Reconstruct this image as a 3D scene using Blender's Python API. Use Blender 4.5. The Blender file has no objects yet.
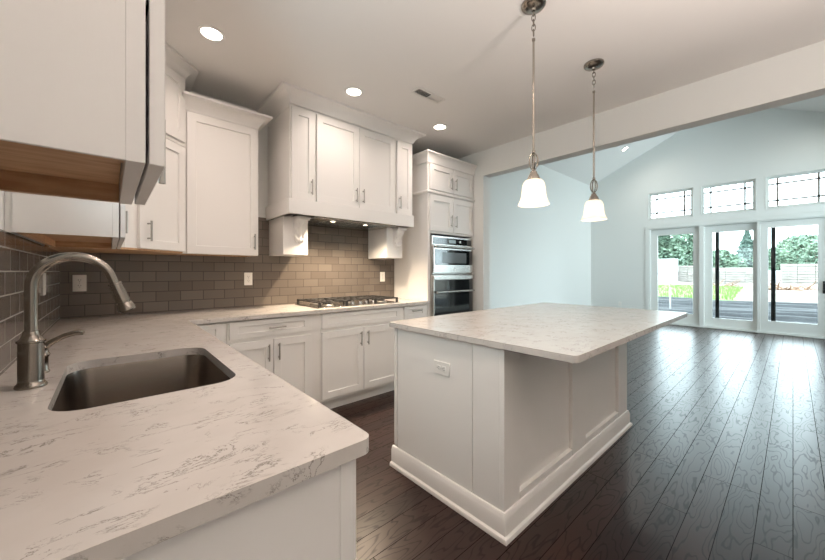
import bpy, bmesh, math, random
from mathutils import Vector, Matrix
R = math.radians
S = bpy.context.scene
C = S.collection
random.seed(7)

# ------------------------------------------------------------------ camera, world, big lights, exposure
YAW, FPX, HZ, CAMH = 0.7279, 339.07, 271.4, 1.24
cam = bpy.data.cameras.new('camera')
cam.sensor_fit = 'HORIZONTAL'; cam.sensor_width = 36.0
cam.lens = FPX / 825 * 36.0
cam.shift_x = 0.0
cam.shift_y = -(280 - HZ) / 825
cam.clip_start = 0.02; cam.clip_end = 500
camo = bpy.data.objects.new('camera', cam); C.objects.link(camo)
camo.location = (0, 0, CAMH); camo.rotation_euler = (R(90), 0, -YAW)
S.camera = camo

wd = bpy.data.worlds.new('overcast_sky'); S.world = wd; wd.use_nodes = True
bg = wd.node_tree.nodes['Background']
bg.inputs['Color'].default_value = (0.79, 0.92, 1.0, 1)
bg.inputs['Strength'].default_value = 5.2

S.view_settings.view_transform = 'Standard'; S.view_settings.look = 'None'
S.view_settings.gamma = 1.0; S.view_settings.use_curve_mapping = False
S.view_settings.exposure = 1.0
S.cycles.use_denoising = True
S.cycles.max_bounces = 10; S.cycles.diffuse_bounces = 6; S.cycles.glossy_bounces = 5
S.cycles.transmission_bounces = 8; S.cycles.transparent_max_bounces = 12
S.cycles.sample_clamp_indirect = 6.0
S.cycles.caustics_reflective = False; S.cycles.caustics_refractive = False

CAN_W, PEND_W, HOOD_W, LIV_W = 12.0, 0.5, 3.9, 24.0
WARM = (1.0, 0.82, 0.72)

def portal(name, loc, rot, sx, sy):
    l = bpy.data.lights.new(name, 'AREA'); l.shape = 'RECTANGLE'; l.size = sx; l.size_y = sy
    l.cycles.is_portal = True
    o = bpy.data.objects.new(name, l); C.objects.link(o); o.location = loc; o.rotation_euler = rot
    return o

# ------------------------------------------------------------------ materials
def nodes(m): return m.node_tree.nodes, m.node_tree.links
def mat(name, col, rough=0.5, metal=0.0, spec=0.5, coat=0.0):
    m = bpy.data.materials.new(name); m.use_nodes = True
    b = m.node_tree.nodes['Principled BSDF']
    b.inputs['Base Color'].default_value = (*col, 1); b.inputs['Roughness'].default_value = rough
    b.inputs['Metallic'].default_value = metal; b.inputs['Specular IOR Level'].default_value = spec
    b.inputs['Coat Weight'].default_value = coat
    return m
def bumpy(m, scale=60, strength=0.05, detail=3, dist=0.002, stretch=None):
    n, l = nodes(m); b = n['Principled BSDF']
    tc = n.new('ShaderNodeTexCoord'); mp = n.new('ShaderNodeMapping'); nz = n.new('ShaderNodeTexNoise'); bp = n.new('ShaderNodeBump')
    if stretch: mp.inputs['Scale'].default_value = stretch
    nz.inputs['Scale'].default_value = scale; nz.inputs['Detail'].default_value = detail
    bp.inputs['Strength'].default_value = strength; bp.inputs['Distance'].default_value = dist
    l.new(tc.outputs['Object'], mp.inputs['Vector']); l.new(mp.outputs['Vector'], nz.inputs['Vector'])
    l.new(nz.outputs['Fac'], bp.inputs['Height']); l.new(bp.outputs['Normal'], b.inputs['Normal'])
    return m
def tint(m, c2, scale, lo=0.4, hi=0.65, stretch=None, detail=4):
    n, l = nodes(m); b = n['Principled BSDF']; c1 = tuple(b.inputs['Base Color'].default_value)
    tc = n.new('ShaderNodeTexCoord'); mp = n.new('ShaderNodeMapping'); nz = n.new('ShaderNodeTexNoise')
    mr = n.new('ShaderNodeMapRange'); mx = n.new('ShaderNodeMix'); mx.data_type = 'RGBA'
    if stretch: mp.inputs['Scale'].default_value = stretch
    nz.inputs['Scale'].default_value = scale; nz.inputs['Detail'].default_value = detail
    mr.inputs['From Min'].default_value = lo; mr.inputs['From Max'].default_value = hi
    l.new(tc.outputs['Object'], mp.inputs['Vector']); l.new(mp.outputs['Vector'], nz.inputs['Vector'])
    l.new(nz.outputs['Fac'], mr.inputs['Value']); l.new(mr.outputs['Result'], mx.inputs['Factor'])
    mx.inputs['A'].default_value = c1; mx.inputs['B'].default_value = (*c2, 1)
    l.new(mx.outputs['Result'], b.inputs['Base Color'])
    return m
def emit(m, col, s):
    b = m.node_tree.nodes['Principled BSDF']
    b.inputs['Emission Color'].default_value = (*col, 1); b.inputs['Emission Strength'].default_value = s
    return m

M = {}
M['wall'] = bumpy(mat('wall_paint', (0.765, 0.77, 0.75), 0.75, spec=0.3), 220, 0.05)
M['ceil'] = bumpy(mat('ceiling_paint', (0.77, 0.755, 0.735), 0.85, spec=0.2), 220, 0.05)
M['trim'] = mat('trim_paint', (0.74, 0.75, 0.725), 0.4)
M['cab'] = bumpy(mat('cabinet_paint', (0.80, 0.785, 0.765), 0.38), 35, 0.02, stretch=(6, 6, 0.6))
M['island'] = bumpy(mat('island_paint', (0.83, 0.805, 0.77), 0.38), 35, 0.02, stretch=(6, 6, 0.6))
M['wood'] = tint(mat('cabinet_plywood', (0.58, 0.37, 0.215), 0.55), (0.46, 0.27, 0.145), 6, stretch=(14, 2, 14))
M['nickel'] = bumpy(mat('brushed_nickel', (0.32, 0.288, 0.252), 0.22, 1.0), 40, 0.03, stretch=(1, 1, 20))
M['pull'] = mat('satin_nickel_pull', (0.42, 0.40, 0.37), 0.3, 1.0)
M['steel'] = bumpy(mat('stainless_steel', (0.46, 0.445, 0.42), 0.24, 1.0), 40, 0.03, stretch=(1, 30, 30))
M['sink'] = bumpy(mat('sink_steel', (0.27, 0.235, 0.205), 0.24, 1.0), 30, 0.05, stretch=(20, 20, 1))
M['iron'] = mat('cast_iron', (0.02, 0.019, 0.018), 0.5)
M['black'] = mat('black_plastic', (0.012, 0.012, 0.013), 0.3)
M['dark'] = mat('dark_gap', (0.01, 0.009, 0.008), 0.8)
M['ovenglass'] = mat('oven_glass', (0.012, 0.014, 0.016), 0.06, spec=0.7, coat=0.5)
M['mesh'] = mat('microwave_window', (0.13, 0.15, 0.16), 0.12, spec=0.6)
M['display'] = emit(mat('oven_display', (0.04, 0.05, 0.05), 0.2), (0.35, 0.45, 0.45), 0.25)
M['plate'] = mat('outlet_plastic', (0.82, 0.80, 0.76), 0.35)
M['slot'] = mat('outlet_slot', (0.05, 0.05, 0.05), 0.6)
def frosted(name):
    m = emit(mat(name, (0.86, 0.82, 0.76), 0.35), (1.0, 0.88, 0.74), 0.12); n, l = nodes(m); b = n['Principled BSDF']; out = n['Material Output']
    tr = n.new('ShaderNodeBsdfTranslucent'); tr.inputs['Color'].default_value = (0.95, 0.92, 0.86, 1)
    mx = n.new('ShaderNodeMixShader'); mx.inputs[0].default_value = 0.45
    l.new(b.outputs[0], mx.inputs[1]); l.new(tr.outputs[0], mx.inputs[2]); l.new(mx.outputs[0], out.inputs['Surface'])
    return m
M['shade'] = frosted('frosted_glass')
M['lens'] = emit(mat('lamp_lens', (0.9, 0.9, 0.88), 0.4), (1.0, 0.90, 0.76), 9.0)
M['hoodlens'] = emit(mat('hood_lamp_lens', (0.9, 0.9, 0.88), 0.4), (1.0, 0.82, 0.6), 6.0)
M['muntin'] = mat('backlit_grille', (0.30, 0.27, 0.24), 0.5)  # backlit look of the muntins put into their colour
M['bulb'] = emit(mat('bulb_glass', (0.9, 0.9, 0.88), 0.4), (1.0, 0.86, 0.68), 2.5)
M['vent'] = mat('vent_paint', (0.70, 0.68, 0.65), 0.5)
M['ventdark'] = mat('vent_duct', (0.03, 0.028, 0.025), 0.8)
M['extframe'] = mat('dark_exterior_frame', (0.015, 0.018, 0.022), 0.5)

def glass(name):
    m = bpy.data.materials.new(name); m.use_nodes = True; n, l = nodes(m); n.clear()
    out = n.new('ShaderNodeOutputMaterial'); mx = n.new('ShaderNodeMixShader'); t = n.new('ShaderNodeBsdfTransparent'); g = n.new('ShaderNodeBsdfGlossy')
    lw = n.new('ShaderNodeFresnel'); lw.inputs['IOR'].default_value = 1.35
    t.inputs['Color'].default_value = (0.93, 0.965, 0.955, 1); g.inputs['Roughness'].default_value = 0.02
    l.new(lw.outputs[0], mx.inputs[0]); l.new(t.outputs[0], mx.inputs[1]); l.new(g.outputs[0], mx.inputs[2]); l.new(mx.outputs[0], out.inputs[0])
    return m
M['glass'] = glass('window_glass')

def quartz(name):
    m = mat(name, (0.80, 0.755, 0.70), 0.19, spec=0.5); n, l = nodes(m); b = n['Principled BSDF']
    tc = n.new('ShaderNodeTexCoord')
    mp = n.new('ShaderNodeMapping'); mp.inputs['Rotation'].default_value = (0, 0, 0.6); mp.inputs['Scale'].default_value = (1.0, 2.4, 1.0)
    l.new(tc.outputs['Object'], mp.inputs['Vector'])
    n1 = n.new('ShaderNodeTexNoise'); n1.inputs['Scale'].default_value = 7.5; n1.inputs['Detail'].default_value = 7; n1.inputs['Roughness'].default_value = 0.68; n1.inputs['Distortion'].default_value = 0.5
    l.new(mp.outputs['Vector'], n1.inputs['Vector'])
    s = n.new('ShaderNodeMath'); s.operation = 'SUBTRACT'; s.inputs[1].default_value = 0.5; l.new(n1.outputs['Fac'], s.inputs[0])
    a = n.new('ShaderNodeMath'); a.operation = 'ABSOLUTE'; l.new(s.outputs[0], a.inputs[0])
    r1 = n.new('ShaderNodeMapRange'); r1.inputs['From Min'].default_value = 0.002; r1.inputs['From Max'].default_value = 0.014; r1.inputs['To Min'].default_value = 1; r1.inputs['To Max'].default_value = 0
    l.new(a.outputs[0], r1.inputs['Value'])
    n2 = n.new('ShaderNodeTexNoise'); n2.inputs['Scale'].default_value = 16; n2.inputs['Detail'].default_value = 3; l.new(tc.outputs['Object'], n2.inputs['Vector'])
    r2 = n.new('ShaderNodeMapRange'); r2.inputs['From Min'].default_value = 0.45; r2.inputs['From Max'].default_value = 0.60; l.new(n2.outputs['Fac'], r2.inputs['Value'])
    mu = n.new('ShaderNodeMath'); mu.operation = 'MULTIPLY'; l.new(r1.outputs[0], mu.inputs[0]); l.new(r2.outputs[0], mu.inputs[1])
    m2 = n.new('ShaderNodeMath'); m2.operation = 'MULTIPLY'; m2.inputs[1].default_value = 0.75; l.new(mu.outputs[0], m2.inputs[0])
    n3 = n.new('ShaderNodeTexNoise'); n3.inputs['Scale'].default_value = 9; n3.inputs['Detail'].default_value = 6; l.new(tc.outputs['Object'], n3.inputs['Vector'])
    mx0 = n.new('ShaderNodeMix'); mx0.data_type = 'RGBA'; mx0.inputs['A'].default_value = (0.575, 0.540, 0.505, 1); mx0.inputs['B'].default_value = (0.605, 0.572, 0.538, 1)
    r3 = n.new('ShaderNodeMapRange'); r3.inputs['From Min'].default_value = 0.38; r3.inputs['From Max'].default_value = 0.6; l.new(n3.outputs['Fac'], r3.inputs['Value']); l.new(r3.outputs[0], mx0.inputs['Factor'])
    mx = n.new('ShaderNodeMix'); mx.data_type = 'RGBA'; mx.inputs['B'].default_value = (0.15, 0.125, 0.105, 1)
    l.new(mx0.outputs['Result'], mx.inputs['A']); l.new(m2.outputs[0], mx.inputs['Factor']); l.new(mx.outputs['Result'], b.inputs['Base Color'])
    return m
M['quartz'] = quartz('quartz')

def tile(name, plane, mort):
    m = mat(name, (0.2, 0.17, 0.14), 0.12, spec=0.5); n, l = nodes(m); b = n['Principled BSDF']
    tc = n.new('ShaderNodeTexCoord'); sx = n.new('ShaderNodeSeparateXYZ'); cx = n.new('ShaderNodeCombineXYZ')
    l.new(tc.outputs['Object'], sx.inputs[0]); l.new(sx.outputs['X' if plane == 'y' else 'Y'], cx.inputs['X']); l.new(sx.outputs['Z'], cx.inputs['Y'])
    mp = n.new('ShaderNodeMapping'); mp.inputs['Location'].default_value = (-0.026, -0.0625, 0); l.new(cx.outputs[0], mp.inputs['Vector'])
    br = n.new('ShaderNodeTexBrick'); br.offset = 0.5; br.offset_frequency = 2; br.squash = 1.0
    br.inputs['Scale'].default_value = 1.0; br.inputs['Brick Width'].default_value = 0.16; br.inputs['Row Height'].default_value = 0.0785
    br.inputs['Mortar Size'].default_value = 0.0024; br.inputs['Mortar Smooth'].default_value = 0.1; br.inputs['Bias'].default_value = 0.0
    br.inputs['Color1'].default_value = (0.135, 0.112, 0.094, 1); br.inputs['Color2'].default_value = (0.175, 0.147, 0.123, 1); br.inputs['Mortar'].default_value = (*mort, 1)
    l.new(mp.outputs[0], br.inputs['Vector']); l.new(br.outputs['Color'], b.inputs['Base Color'])
    iv = n.new('ShaderNodeMath'); iv.operation = 'SUBTRACT'; iv.inputs[0].default_value = 1.0; l.new(br.outputs['Fac'], iv.inputs[1])
    nz = n.new('ShaderNodeTexNoise'); nz.inputs['Scale'].default_value = 14; nz.inputs['Detail'].default_value = 1; l.new(cx.outputs[0], nz.inputs['Vector'])
    ml = n.new('ShaderNodeMath'); ml.operation = 'MULTIPLY_ADD'; ml.inputs[1].default_value = 0.5; l.new(nz.outputs['Fac'], ml.inputs[0]); l.new(iv.outputs[0], ml.inputs[2])
    bp = n.new('ShaderNodeBump'); bp.inputs['Strength'].default_value = 0.35; bp.inputs['Distance'].default_value = 0.002
    l.new(ml.outputs[0], bp.inputs['Height']); l.new(bp.outputs['Normal'], b.inputs['Normal'])
    rr = n.new('ShaderNodeMapRange'); rr.inputs['To Min'].default_value = 0.12; rr.inputs['To Max'].default_value = 0.6
    l.new(br.outputs['Fac'], rr.inputs['Value']); l.new(rr.outputs[0], b.inputs['Roughness'])
    return m
M['tile_back'] = tile('subway_tile_cooktop_wall', 'y', (0.035, 0.028, 0.022)); M['tile_left'] = tile('subway_tile_sink_wall', 'x', (0.30, 0.29, 0.265))  # sink wall joints lighter: reflected light put into the mortar colour

def planks(name):
    m = mat(name, (0.05, 0.03, 0.025), 0.3, spec=0.5); n, l = nodes(m); b = n['Principled BSDF']
    tc = n.new('ShaderNodeTexCoord')
    br = n.new('ShaderNodeTexBrick'); br.offset = 0.37; br.offset_frequency = 3; br.squash = 1.0
    br.inputs['Scale'].default_value = 1.0; br.inputs['Brick Width'].default_value = 1.35; br.inputs['Row Height'].default_value = 0.121
    br.inputs['Mortar Size'].default_value = 0.0017; br.inputs['Mortar Smooth'].default_value = 0.1; br.inputs['Bias'].default_value = 0.0
    br.inputs['Color1'].default_value = (0, 0, 0, 1); br.inputs['Color2'].default_value = (1, 1, 1, 1); br.inputs['Mortar'].default_value = (0.5, 0.5, 0.5, 1)
    l.new(tc.outputs['Object'], br.inputs['Vector'])
    sc = n.new('ShaderNodeVectorMath'); sc.operation = 'MULTIPLY'; sc.inputs[1].default_value = (1.9, 9.0, 1); l.new(tc.outputs['Object'], sc.inputs[0])
    off = n.new('ShaderNodeVectorMath'); off.operation = 'MULTIPLY'; off.inputs[1].default_value = (13, 29, 7); l.new(br.outputs['Color'], off.inputs[0])
    ad = n.new('ShaderNodeVectorMath'); ad.operation = 'ADD'; l.new(sc.outputs[0], ad.inputs[0]); l.new(off.outputs[0], ad.inputs[1])
    nz = n.new('ShaderNodeTexNoise'); nz.inputs['Scale'].default_value = 1.0; nz.inputs['Detail'].default_value = 2.5; nz.inputs['Roughness'].default_value = 0.45; l.new(ad.outputs[0], nz.inputs['Vector'])
    f = n.new('ShaderNodeMath'); f.operation = 'MULTIPLY'; f.inputs[1].default_value = 78.0; l.new(nz.outputs['Fac'], f.inputs[0])
    sn = n.new('ShaderNodeMath'); sn.operation = 'SINE'; l.new(f.outputs[0], sn.inputs[0])
    pw = n.new('ShaderNodeMapRange'); pw.inputs['From Min'].default_value = -1.0; pw.inputs['From Max'].default_value = -0.70; l.new(sn.outputs[0], pw.inputs['Value'])
    # fine pores
    sc2 = n.new('ShaderNodeVectorMath'); sc2.operation = 'MULTIPLY'; sc2.inputs[1].default_value = (6, 160, 1); l.new(tc.outputs['Object'], sc2.inputs[0])
    nf = n.new('ShaderNodeTexNoise'); nf.inputs['Scale'].default_value = 1.0; nf.inputs['Detail'].default_value = 3; l.new(sc2.outputs[0], nf.inputs['Vector'])
    # colour
    mx = n.new('ShaderNodeMix'); mx.data_type = 'RGBA'; mx.inputs['A'].default_value = (0.020, 0.0080, 0.0058, 1); mx.inputs['B'].default_value = (0.040, 0.017, 0.012, 1)
    l.new(br.outputs['Color'], mx.inputs['Factor'])
    mx2 = n.new('ShaderNodeMix'); mx2.data_type = 'RGBA'; mx2.blend_type = 'MULTIPLY'; mx2.inputs['Factor'].default_value = 0.55
    l.new(mx.outputs['Result'], mx2.inputs['A']); l.new(pw.outputs[0], mx2.inputs['B'])
    mx3 = n.new('ShaderNodeMix'); mx3.data_type = 'RGBA'; mx3.inputs['B'].default_value = (0.008, 0.005, 0.004, 1)
    l.new(br.outputs['Fac'], mx3.inputs['Factor']); l.new(mx2.outputs['Result'], mx3.inputs['A']); l.new(mx3.outputs['Result'], b.inputs['Base Color'])
    # bump
    h1 = n.new('ShaderNodeMath'); h1.operation = 'MULTIPLY_ADD'; h1.inputs[1].default_value = 0.35; l.new(nf.outputs['Fac'], h1.inputs[0]); l.new(pw.outputs[0], h1.inputs[2])
    h2 = n.new('ShaderNodeMath'); h2.operation = 'MULTIPLY_ADD'; h2.inputs[1].default_value = -3.0; l.new(br.outputs['Fac'], h2.inputs[0]); l.new(h1.outputs[0], h2.inputs[2])
    bp = n.new('ShaderNodeBump'); bp.inputs['Strength'].default_value = 0.12; bp.inputs['Distance'].default_value = 0.0003
    l.new(h2.outputs[0], bp.inputs['Height']); l.new(bp.outputs['Normal'], b.inputs['Normal'])
    rr = n.new('ShaderNodeMapRange'); rr.inputs['To Min'].default_value = 0.40; rr.inputs['To Max'].default_value = 0.30; l.new(pw.outputs[0], rr.inputs['Value']); l.new(rr.outputs[0], b.inputs['Roughness'])
    sp = n.new('ShaderNodeMapRange'); sp.inputs['To Min'].default_value = 0.32; sp.inputs['To Max'].default_value = 0.47; l.new(pw.outputs[0], sp.inputs['Value'])
    iv = n.new('ShaderNodeMath'); iv.operation = 'SUBTRACT'; iv.inputs[0].default_value = 1.0; l.new(br.outputs['Fac'], iv.inputs[1])
    sm_ = n.new('ShaderNodeMath'); sm_.operation = 'MULTIPLY'; l.new(sp.outputs[0], sm_.inputs[0]); l.new(iv.outputs[0], sm_.inputs[1]); l.new(sm_.outputs[0], b.inputs['Specular IOR Level'])
    return m
M['floor'] = planks('dark_wood_planks')

# outdoors
M['dirt'] = tint(mat('bare_dirt', (0.15, 0.122, 0.10), 0.9), (0.21, 0.18, 0.15), 0.35, detail=8)
M['grass'] = tint(mat('grass_green', (0.10, 0.18, 0.035), 0.9), (0.15, 0.21, 0.06), 1.2)
M['sheet'] = tint(mat('black_plastic_sheet', (0.010, 0.011, 0.013), 0.6, spec=0.12), (0.03, 0.032, 0.036), 3, stretch=(4, 0.6, 1))
M['lumber'] = tint(mat('pale_lumber', (0.24, 0.215, 0.19), 0.8), (0.36, 0.33, 0.31), 2, stretch=(8, 0.5, 8))
M['wrap'] = tint(mat('white_lumber_wrap', (0.45, 0.45, 0.46), 0.5), (0.32, 0.32, 0.34), 3)
M['leaf'] = tint(mat('leaf_green', (0.115, 0.18, 0.125), 0.8), (0.17, 0.24, 0.165), 0.8)
M['conifer'] = tint(mat('conifer_needles', (0.085, 0.135, 0.11), 0.8), (0.12, 0.175, 0.145), 0.8)
M['bark'] = tint(mat('bark', (0.12, 0.085, 0.06), 0.9), (0.2, 0.15, 0.11), 8)
M['stick'] = mat('dry_branch', (0.22, 0.13, 0.085), 0.9)

# ------------------------------------------------------------------ mesh helpers
INV = {}
class MB:
    def __init__(s): s.bm = bmesh.new()
    def _f(s, vs):
        try: return s.bm.faces.new(vs)
        except ValueError: return None
    def box(s, x0, x1, y0, y1, z0, z1):
        v = [s.bm.verts.new(p) for p in ((x0,y0,z0),(x1,y0,z0),(x1,y1,z0),(x0,y1,z0),(x0,y0,z1),(x1,y0,z1),(x1,y1,z1),(x0,y1,z1))]
        for f in ((3,2,1,0),(4,5,6,7),(0,1,5,4),(1,2,6,5),(2,3,7,6),(3,0,4,7)): s._f([v[i] for i in f])
        return s
    def ring(s, c, d, r, n, up=None):
        d = Vector(d).normalized(); a = Vector((0,0,1)) if abs(d.z) < 0.9 else Vector((1,0,0))
        if up is not None: a = up
        u = d.cross(a).normalized(); w = d.cross(u).normalized()
        return [s.bm.verts.new(Vector(c) + (u*math.cos(2*math.pi*k/n) + w*math.sin(2*math.pi*k/n))*r) for k in range(n)]
    def tube(s, pts, r, n=14, caps=True, closed=False, up=None):
        pts = [Vector(p) for p in pts]; N = len(pts)
        rr = r if isinstance(r, (list, tuple)) else [r]*N
        rings = []
        for i, p in enumerate(pts):
            if closed: d = pts[(i+1) % N] - pts[i-1]
            else: d = pts[min(i+1, N-1)] - pts[max(i-1, 0)]
            rings.append(s.ring(p, d, rr[i], n, up))
        for i in range(N if closed else N-1):
            a, b = rings[i], rings[(i+1) % N]
            for k in range(n): s._f([a[k], a[(k+1)%n], b[(k+1)%n], b[k]])
        if caps and not closed:
            s._f(list(reversed(rings[0]))); s._f(rings[-1])
        return s
    def cyl(s, p0, p1, r, n=20): return s.tube([p0, p1], r, n)
    def lathe(s, prof, c=(0,0,0), n=32, cap0=True, cap1=True, closed=False):
        rings = []
        for r, z in prof:
            rings.append([s.bm.verts.new((c[0]+r*math.cos(2*math.pi*k/n), c[1]+r*math.sin(2*math.pi*k/n), c[2]+z)) for k in range(n)])
        m = len(rings)
        for i in range(m if closed else m-1):
            a, b = rings[i], rings[(i+1) % m]
            for k in range(n): s._f([a[k], a[(k+1)%n], b[(k+1)%n], b[k]])
        if not closed:
            if cap0: s._f(list(reversed(rings[0])))
            if cap1: s._f(rings[-1])
        return s
    def sweep(s, path, prof, closed=False, caps=True):
        """path: xy points, profile: (out, z) with out measured to the RIGHT of travel."""
        P = [Vector((p[0], p[1])) for p in path]; N = len(P); rings = []
        for i in range(N):
            def nrm(a, b):
                d = (b-a).normalized(); return Vector((d.y, -d.x))
            ns = []
            if closed or i > 0: ns.append(nrm(P[i-1], P[i]))
            if closed or i < N-1: ns.append(nrm(P[i], P[(i+1) % N]))
            if len(ns) == 2:
                m = (ns[0]+ns[1]).normalized(); m = m / max(0.2, m.dot(ns[0]))
            else: m = ns[0]
            rings.append([s.bm.verts.new((P[i].x+m.x*o, P[i].y+m.y*o, z)) for o, z in prof])
        k = len(prof)
        for i in range(N if closed else N-1):
            a, b = rings[i], rings[(i+1) % N]
            for j in range(k): s._f([a[j], b[j], b[(j+1)%k], a[(j+1)%k]])
        if caps and not closed:
            s._f(rings[0]); s._f(list(reversed(rings[-1])))
        return s
    def extrude(s, outline, holes, fn, t0, t1):
        """polygon with holes in (a, b), extruded along t; fn(a, b, t) -> xyz."""
        for loop in [outline] + holes:
            pass
        def layer(t):
            edges, allv = [], []
            for loop in [outline] + holes:
                vs = [s.bm.verts.new(fn(a, b, t)) for a, b in loop]; allv.append(vs)
                for i in range(len(vs)): edges.append(s.bm.edges.new((vs[i], vs[(i+1) % len(vs)])))
            bmesh.ops.triangle_fill(s.bm, use_beauty=True, use_dissolve=False, edges=edges)
            return allv
        A, B = layer(t0), layer(t1)
        for a, b in zip(A, B):
            for i in range(len(a)):
                j = (i+1) % len(a); s._f([a[i], a[j], b[j], b[i]])
        return s
    def quad(s, *p): s._f([s.bm.verts.new(q) for q in p]); return s
    def build(s, name, m, parent=None, bevel=0.0, seg=2, world=True, sharp=35, fix=True):
        if fix: bmesh.ops.recalc_face_normals(s.bm, faces=s.bm.faces)
        me = bpy.data.meshes.new(name); s.bm.to_mesh(me); s.bm.free()
        root = parent
        while root is not None and root.parent is not None: root = root.parent
        if world and root is not None and root.name in INV: me.transform(INV[root.name])
        for p in me.polygons: p.use_smooth = True
        me.set_sharp_from_angle(angle=R(sharp))
        me.materials.append(m)
        o = bpy.data.objects.new(name, me); C.objects.link(o)
        if parent is not None: o.parent = parent
        if bevel > 0:
            b = o.modifiers.new('edge', 'BEVEL'); b.width = bevel; b.segments = seg; b.limit_method = 'ANGLE'; b.angle_limit = R(40); b.harden_normals = False
        return o
def tag(o, label, cat, group=None, kind=None):
    o['label'] = label; o['category'] = cat
    if group: o['group'] = group
    if kind: o['kind'] = kind
    return o
def thing(name, loc, label, cat, group=None, rz=0.0):
    o = bpy.data.objects.new(name, None); C.objects.link(o); o.empty_display_size = 0.1
    o.location = loc; o.rotation_euler = (0, 0, rz)
    INV[o.name] = (Matrix.Translation(Vector(loc)) @ Matrix.Rotation(rz, 4, 'Z')).inverted()
    return tag(o, label, cat, group)
def struct(o): o['kind'] = 'structure'; return o
def lamp(name, kind, loc, power, col, parent, **kw):
    l = bpy.data.lights.new(name, kind); l.energy = power; l.color = col
    for k, v in kw.items(): setattr(l, k, v)
    o = bpy.data.objects.new(name, l); C.objects.link(o)
    o.parent = parent
    root = parent
    o.location = INV[root.name] @ Vector(loc) if root.name in INV else loc
    return o

# ------------------------------------------------------------------ dimensions
XW, YW = -0.265, 3.32          # sink wall, cooktop wall
XB0, XB1 = 3.46, 3.60          # wall with the big opening
XG, YL, YR = 9.80, 3.67, -1.67 # gable wall, side walls of the living room
APY, APZ, EVZ = 1.0, 4.812, 3.57
HC, HB, YO = 2.74, 2.43, 2.56
YBACK = -2.6
CT = 0.914

# ------------------------------------------------------------------ room shell
struct(MB().box(XW-0.2, XG+0.2, YBACK-0.2, YL+0.3, -0.12, 0.0).build('floor', M['floor']))
struct(MB().box(XW-0.15, XB0, YBACK-0.15, YW+0.15, HC, HC+0.12).build('ceiling', M['ceil']))
SINK_WIN = (0.96, 1.62, 1.44, 2.30)
struct(MB().extrude([(YBACK-0.15, 0), (YW+0.15, 0), (YW+0.15, HC), (YBACK-0.15, HC)], [[(SINK_WIN[0], SINK_WIN[2]), (SINK_WIN[1], SINK_WIN[2]), (SINK_WIN[1], SINK_WIN[3]), (SINK_WIN[0], SINK_WIN[3])]], lambda a, b, t: (t, a, b), XW-0.15, XW).build('wall_left', M['wall']))
struct(MB().box(XW, XB0, YW, YW+0.15, 0, HC).build('wall_back', M['wall']))
xz = lambda a, b, t: (a, t, b)
FRONT_WIN = []
ADDED_RIGHT_WIN = [(6.2, 7.85, 0.1, 3.2), (8.0, 9.65, 0.1, 3.2)]  # windows added in the unseen side wall to brighten the living room
def rect(a, b, c, d): return [(a, c), (b, c), (b, d), (a, d)]
struct(MB().extrude(rect(XW-0.15, XB1, 0, HC), [rect(*w) for w in FRONT_WIN], xz, YBACK-0.15, YBACK).build('wall_front', M['wall']))
yz = lambda a, b, t: (t, a, b)
def slope(y): return EVZ + (APZ-EVZ)/(YL-APY)*(YL-y) if y > APY else APZ - (APZ-EVZ)/(YL-APY)*(APY-y)
YEND = -1.5
struct(MB().extrude([(YO, 0), (YL+0.15, 0), (YL+0.15, slope(YL)), (APY, APZ), (YBACK-0.15, slope(YR)), (YBACK-0.15, 0), (YEND, 0), (YEND, HB), (YO, HB)], [], yz, XB0, XB1).build('wall_divider', M['wall'], bevel=0.002))
DZ = 2.265
holes = [[(-0.47, 0.0001), (2.33, 0.0001), (2.33, DZ), (-0.47, DZ)]]
TR = [(1.49, 2.355), (0.495, 1.37), (-0.49, 0.373)]
TZ0, TZ1 = 2.482, 3.14
for a, b in TR: holes.append([(a, TZ0), (b, TZ0), (b, TZ1), (a, TZ1)])
struct(MB().extrude([(YR, 0), (YL+0.15, 0), (YL+0.15, slope(YL)-0.06), (APY, APZ), (YR, slope(YR))],
    holes, yz, XG, XG+0.16).build('wall_gable', M['wall']))
struct(MB().box(XB1, XG, YL, YL+0.15, 0, EVZ+0.02).build('wall_living_left', M['wall']))
struct(MB().extrude(rect(XB1, XG, 0, EVZ+0.02), [rect(*w) for w in ADDED_RIGHT_WIN], xz, YR-0.15, YR).build('wall_living_right', M['wall']))
struct(MB().extrude([(YL+0.3, slope(YL)-0.14), (APY, APZ), (YR-0.3, slope(YR)-0.14), (YR-0.3, slope(YR)+0.0), (APY, APZ+0.14), (YL+0.3, slope(YL)+0.0)], [], yz, XB0, XG+0.16).build('ceiling', M['ceil']))
BBP = [(0, 0), (0.014, 0), (0.014, 0.115), (0.009, 0.13), (0, 0.13)]
struct(MB().sweep([(XB1, YL), (XG, YL), (XG, 2.42)], BBP).build('baseboard_left', M['trim']))
struct(MB().sweep([(XG, -0.56), (XG, YR), (XB1, YR)], BBP).build('baseboard_right', M['trim']))
# casing round the patio doors
m = MB(); m.box(XG-0.016, XG, 2.33, 2.41, 0, 2.35); m.box(XG-0.016, XG, -0.55, -0.47, 0, 2.35); m.box(XG-0.016, XG, -0.47, 2.33, DZ, 2.35)
struct(m.build('trim_1', M['trim'], bevel=0.003))
# door unit frame with posts and sill
m = MB(); m.box(XG+0.0, XG+0.15, 2.308, 2.33, 0.0, DZ); m.box(XG, XG+0.15, -0.47, -0.45, 0, DZ); m.box(XG, XG+0.15, -0.45, 2.308, DZ-0.022, DZ)
m.box(XG, XG+0.10, 1.312, 1.392, 0.03, DZ-0.022); m.box(XG+0.02, XG+0.10, 0.440, 0.487, 0.03, DZ-0.022)
struct(m.build('trim_2', M['trim'], bevel=0.003))
struct(MB().box(XG-0.03, XG+0.16, -0.45, 2.308, 0.0, 0.03).build('trim_3', M['trim'], bevel=0.004))

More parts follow.
